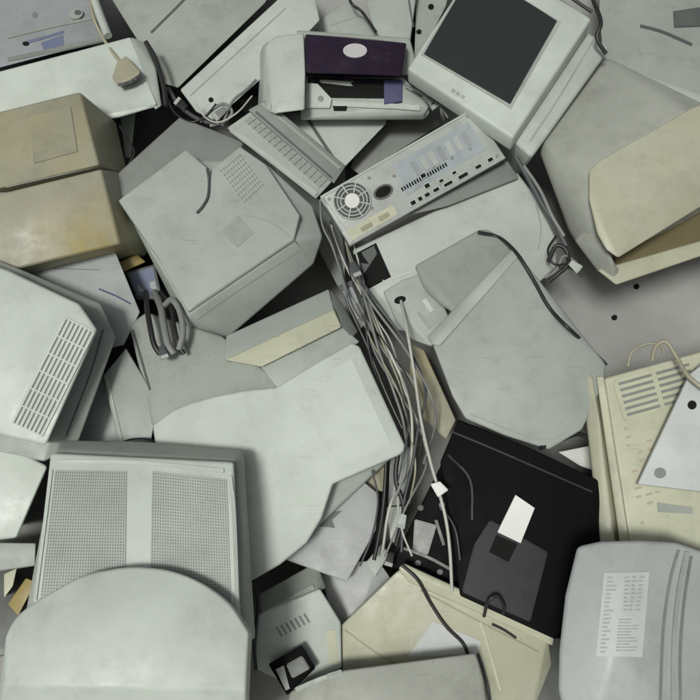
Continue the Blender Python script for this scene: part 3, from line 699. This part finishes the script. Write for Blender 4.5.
t = Thing('cable_plug', 'bright white plug on the white cable beside black printer', 'plug')
t.hull('plug_body', [(430, 484, .40), (440, 481, .405), (449, 490, .40), (438, 498, .395)], 'wlabel', .003, foot=(.385, .9))
cable([(478, 232, .36), (500, 238, None), (518, 255), (534, 281), (551, 310), (578, 337), (606, 364)], .0042, 'cblack', 'thick black cable along the right edge of the pale grey monitor')
cable([(402, 565), (418, 580), (430, 602), (446, 626), (462, 642), (468, 654)], .0036, 'cblack', 'black cable snaking over the cream case and its white label')
cable([(478, 654), (484, 672), (490, 700), (496, 730)], .003, 'cdk', 'dark cable running down from the cream case to the bottom edge')
cable([(484, 616), (488, 602, .33), (497, 596, .335), (504, 606, .32), (503, 614)], .0035, 'cblack', 'small black cable loop at the raised rim of the cream case')
cable([(492, 624), (504, 630), (516, 638)], .0025, 'cblack', 'short dark lead lying along the rim of the cream case')
cable([(90, -20, .37), (92, 12, .375), (102, 36), (114, 54), (122, 64)], .0045, 'cbeige', 'beige monitor lead ending in a plug on the white scanner')
t = Thing('cable_plug', 'beige video plug lying on the white scanner lid', 'plug')
t.hull('plug_body', [(117, 62, .385), (126, 56, .39), (141, 72, .39), (136, 80, .38), (117, 85, .38), (112, 78, .38)], 'cbeige', .003, foot=(.365, .95))
t.stroke('plug_face', [(118, 85), (130, 82), (140, 75)], 3, 'dgrey', .003)
cable([(88, -20, .37), (98, 10, .375), (108, 36, .37)], .011, 'offw', 'thick pale hose at the top left beside the beige lead', name='hose', cat='hose', group=None)
cable([(146, 42, .37), (156, 60, .365), (163, 84, .36), (166, 106, .35)], .006, 'cblack', 'thick black cable along the end of the white scanner')
cable([(168, 88, .33), (178, 104, .33), (188, 113, .34), (200, 120, .345), (214, 124, .34)], .005, 'cdk', 'dark cable tangle end below the two grey cases')
cable([(200, 122, .35), (212, 110, .36), (224, 104, .36), (232, 112, .35), (224, 122, .345), (210, 126, .34)], .004, 'cgrey', 'grey cable loop below the two grey cases')
cable([(222, 126, .35), (232, 102, .36), (246, 90, .35), (256, 80, .34)], .0035, 'cgrey', 'grey lead rising toward the inkjet printer')
for k_, (dx, mt, lb) in enumerate(((0, 'cblack', 'black looped lead hanging below the blue grey adapter box'), (14, 'cgrey', 'grey looped lead hanging below the blue grey adapter box'), (24, 'cblack', 'black lead against the lower corner of the vent block monitor'))):
    cable([(146 + dx * .6, 292, .30), (147 + dx, 308, .365), (150 + dx, 326, .385), (154 + dx, 344, .385), (160 + dx, 354, .38)], (.006, .008, .005)[k_], mt, lb)
cable([(164, 306, .36), (172, 300, .385), (180, 312, .395), (183, 332, .395), (179, 350, .388)], .007, 'cgrey', 'thick grey lead curving over the adapter cables')
cable([(548, 262, .32), (556, 246, .345), (566, 250, .345), (568, 264, .335), (558, 274, .325), (548, 282, .31)], .005, 'cblack', 'black cable knot left of the large beige monitor')
cable([(545, 278, .32), (556, 270, .335), (564, 256, .345), (576, 262, .33)], .003, 'cgrey', 'grey lead in the black cable knot')
cable([(556, 268, .33), (570, 268, .325), (582, 276, .31)], .003, 'cdk', 'dark lead leaving the black cable knot')
cable([(516, 158, .37), (528, 178, .36), (542, 204, .35), (556, 226, .34), (566, 246, .33)], .006, 'cdk', 'dark cable along the left side of the large beige monitor')
cable([(524, 166, .37), (540, 190, .365), (552, 216, .355), (564, 236, .34)], .004, 'cgrey', 'grey cable along the left side of the large beige monitor')
cable([(628, 366, .42), (632, 352, .435), (646, 344, .44), (660, 345, .44), (664, 354, .43)], .003, 'cbeige', 'thin beige wire loop above the cream vented case')
cable([(652, 360, .42), (656, 346, .44), (666, 342, .45), (676, 356, .445), (690, 378, .455), (720, 400, .46)], .0045, 'cbeige', 'beige lead bending over the white card')
cable([(593, 0, .47), (601, 22, .475), (597, 38, .46), (606, 54, .44)], .005, 'cblack', 'black cable at the upper corner of the white tilted monitor')
cable([(560, -10, .50), (580, 4, .49), (592, 12, .485)], .004, 'cblack', 'short black cable above the white tilted monitor')
cable([(398, 452, .36), (396, 480, .345), (404, 510, .33), (396, 545, .30)], .005, 'cblack', 'black lead between bluish strip and black printer')
cable([(374, 560, .29), (380, 530, .30), (384, 500, .31), (386, 465, .33)], .004, 'cblack', 'black lead beside the lavender grey cover')
cable([(346, -10, .30), (352, 4, .31), (362, 12, .30), (376, 32, .30)], .004, 'cblack', 'black lead behind the inkjet printer lid')
cable([(540, 448, .37), (560, 440, .36), (578, 434, .34), (592, 440, .33)], .005, 'cblack', 'black lead at the upper edge of the black printer')
cable([(118, 446, .36), (132, 441, .36), (148, 441, .36), (160, 446, .35)], .006, 'cblack', 'short black lead at the top of the perforated monitor')

# plugs and wire ends in the gaps
PL = [((392, 552), (388, 566), .285, 'cblack', 'black plug at the lower end of the central cable bundle'), ((404, 514), (400, 528), .345, 'offw', 'pale plug hanging in the central cable bundle beside the black printer'),
      ((352, 262), (358, 276), .36, 'cdk', 'dark plug beside the square black opening'), ((226, 108), (214, 118), .365, 'cgrey', 'grey plug in the loops below the two grey cases'),
      ((186, 108), (176, 100), .35, 'cblack', 'black plug below the dark seam of the two grey cases'), ((161, 346), (165, 358), .393, 'cdk', 'dark plug at the end of the looped leads left of centre'),
      ((570, 262), (580, 270), .345, 'offw', 'pale plug by the cable knot beside the large beige monitor'), ((428, 96), (436, 108), .36, 'cgrey', 'grey plug between inkjet printer and white tilted monitor')]
for (a, b, z, mt, lb) in PL:
    t = Thing('cable_plug', lb, 'plug', 'plugs in the heap')
    u = Vector((b[0] - a[0], b[1] - a[1])); n = Vector((-u.y, u.x)).normalized()
    t.hull('plug_body', [(a[0] + n.x * 3, a[1] + n.y * 3, z), (a[0] - n.x * 3, a[1] - n.y * 3, z), (b[0] + n.x * 5, b[1] + n.y * 5, z), (b[0] - n.x * 5, b[1] - n.y * 5, z)], mt, .002, foot=(z - .018, .9))
    t.decal('plug_shell', [(b[0] + n.x * 4, b[1] + n.y * 4), (b[0] - n.x * 4, b[1] - n.y * 4), (b[0] - n.x * 4 - u.x * .25, b[1] - n.y * 4 - u.y * .25), (b[0] + n.x * 4 - u.x * .25, b[1] + n.y * 4 - u.y * .25)], 'metal', .001)
for pts, r_, mt, lb in (
    ([(404, 84, .36), (416, 90, .37), (428, 98, .365), (440, 106, .36), (448, 118, .355)], .0024, 'cgrey', 'thin grey wire right of the inkjet printer'),
    ([(424, 116, .34), (432, 104, .36), (444, 98, .365), (452, 104, .36)], .002, 'cblack', 'thin black wire right of the inkjet printer'),
    ([(166, 96, .345), (174, 112, .35), (190, 122, .355), (206, 116, .36), (216, 104, .365)], .0026, 'cblack', 'thin black wire among the loops below the two grey cases'),
    ([(196, 104, .36), (206, 118, .365), (220, 122, .365), (238, 112, .37), (252, 96, .36)], .002, 'cwhite', 'thin white wire among the loops below the two grey cases'),
    ([(120, 126, .33), (128, 140, .335), (134, 152, .335), (128, 166, .33)], .0028, 'cblack', 'black wire hanging beside the yellowed monitor'),
    ([(556, 236, .335), (548, 250, .35), (554, 264, .35), (568, 262, .345), (566, 248, .345), (556, 246, .345)], .0028, 'cblack', 'thin black wire wound in the cable knot'),
    ([(320, 200, .36), (322, 224, .36), (332, 246, .35), (340, 270, .35), (348, 296, .36)], .0022, 'cgrey', 'thin grey wire dropping past the end of the metal rear panel'),
    ([(404, 470, .345), (398, 500, .335), (402, 530, .33), (412, 556, .315)], .002, 'cwhite', 'thin white wire left of the black printer tray'),
    ([(372, 470, .335), (378, 500, .33), (372, 536, .325), (360, 566, .31)], .002, 'cdk', 'thin dark wire over the lavender grey cover'),
    ([(256, 588, .31), (258, 610, .315), (254, 640, .31), (256, 670, .30)], .003, 'cblack', 'black wire in the gap beside the perforated monitor'),
    ([(440, 508, .355), (448, 516, .355), (456, 532, .36), (460, 560, .35)], .002, 'cdk', 'thin dark wire along the black printer tray')):
    cable(pts, r_, mt, lb)
# pebbles on the floor patch
for (x, y, r_, lb) in ((614, 318, .008, 'dark bolt head on the grey floor patch, lower of two'), (636, 287, .008, 'dark bolt head on the floor beside the beige monitor corner')):
    bm = bmesh.new(); p = V(x, y, 0)
    bmesh.ops.create_cone(bm, cap_ends=True, segments=6, radius1=r_, radius2=r_ * .85, depth=.008, matrix=Matrix.Translation(p + Vector((0, 0, .004))))
    o = link('bolt', bm, 'hole', None, p); o.location = p; o['label'] = lb; o['category'] = 'bolt'; o['group'] = 'bolts on the floor'

# ---------------------------------------------------------------- light
SUN = Vector((-.24, -.30, .92)).normalized()
w = bpy.data.worlds.new('World'); bpy.context.scene.world = w; w.use_nodes = True
nt = w.node_tree; bg = nt.nodes['Background']
sk = nt.nodes.new('ShaderNodeTexSky'); sk.sky_type = 'NISHITA'; sk.sun_disc = False
sk.sun_elevation = math.asin(SUN.z); sk.sun_rotation = math.atan2(SUN.x, SUN.y); sk.air_density = 1.2; sk.dust_density = 9; sk.ozone_density = .6
hs = nt.nodes.new('ShaderNodeHueSaturation'); hs.inputs['Saturation'].default_value = .35
nt.links.new(sk.outputs[0], hs.inputs['Color']); nt.links.new(hs.outputs[0], bg.inputs[0]); bg.inputs[1].default_value = .045
sd = bpy.data.lights.new('sun', 'SUN'); sd.energy = 1.95; sd.angle = R(11); sd.color = (1, 1, .945)
so = bpy.data.objects.new('sun', sd); C.objects.link(so); so.rotation_euler = SUN.to_track_quat('Z', 'Y').to_euler(); so.location = SUN * 5
sc = bpy.context.scene
sc.view_settings.view_transform = 'Standard'; sc.view_settings.look = 'None'; sc.view_settings.gamma = 1; sc.view_settings.use_curve_mapping = False
sc.view_settings.exposure = 0.0
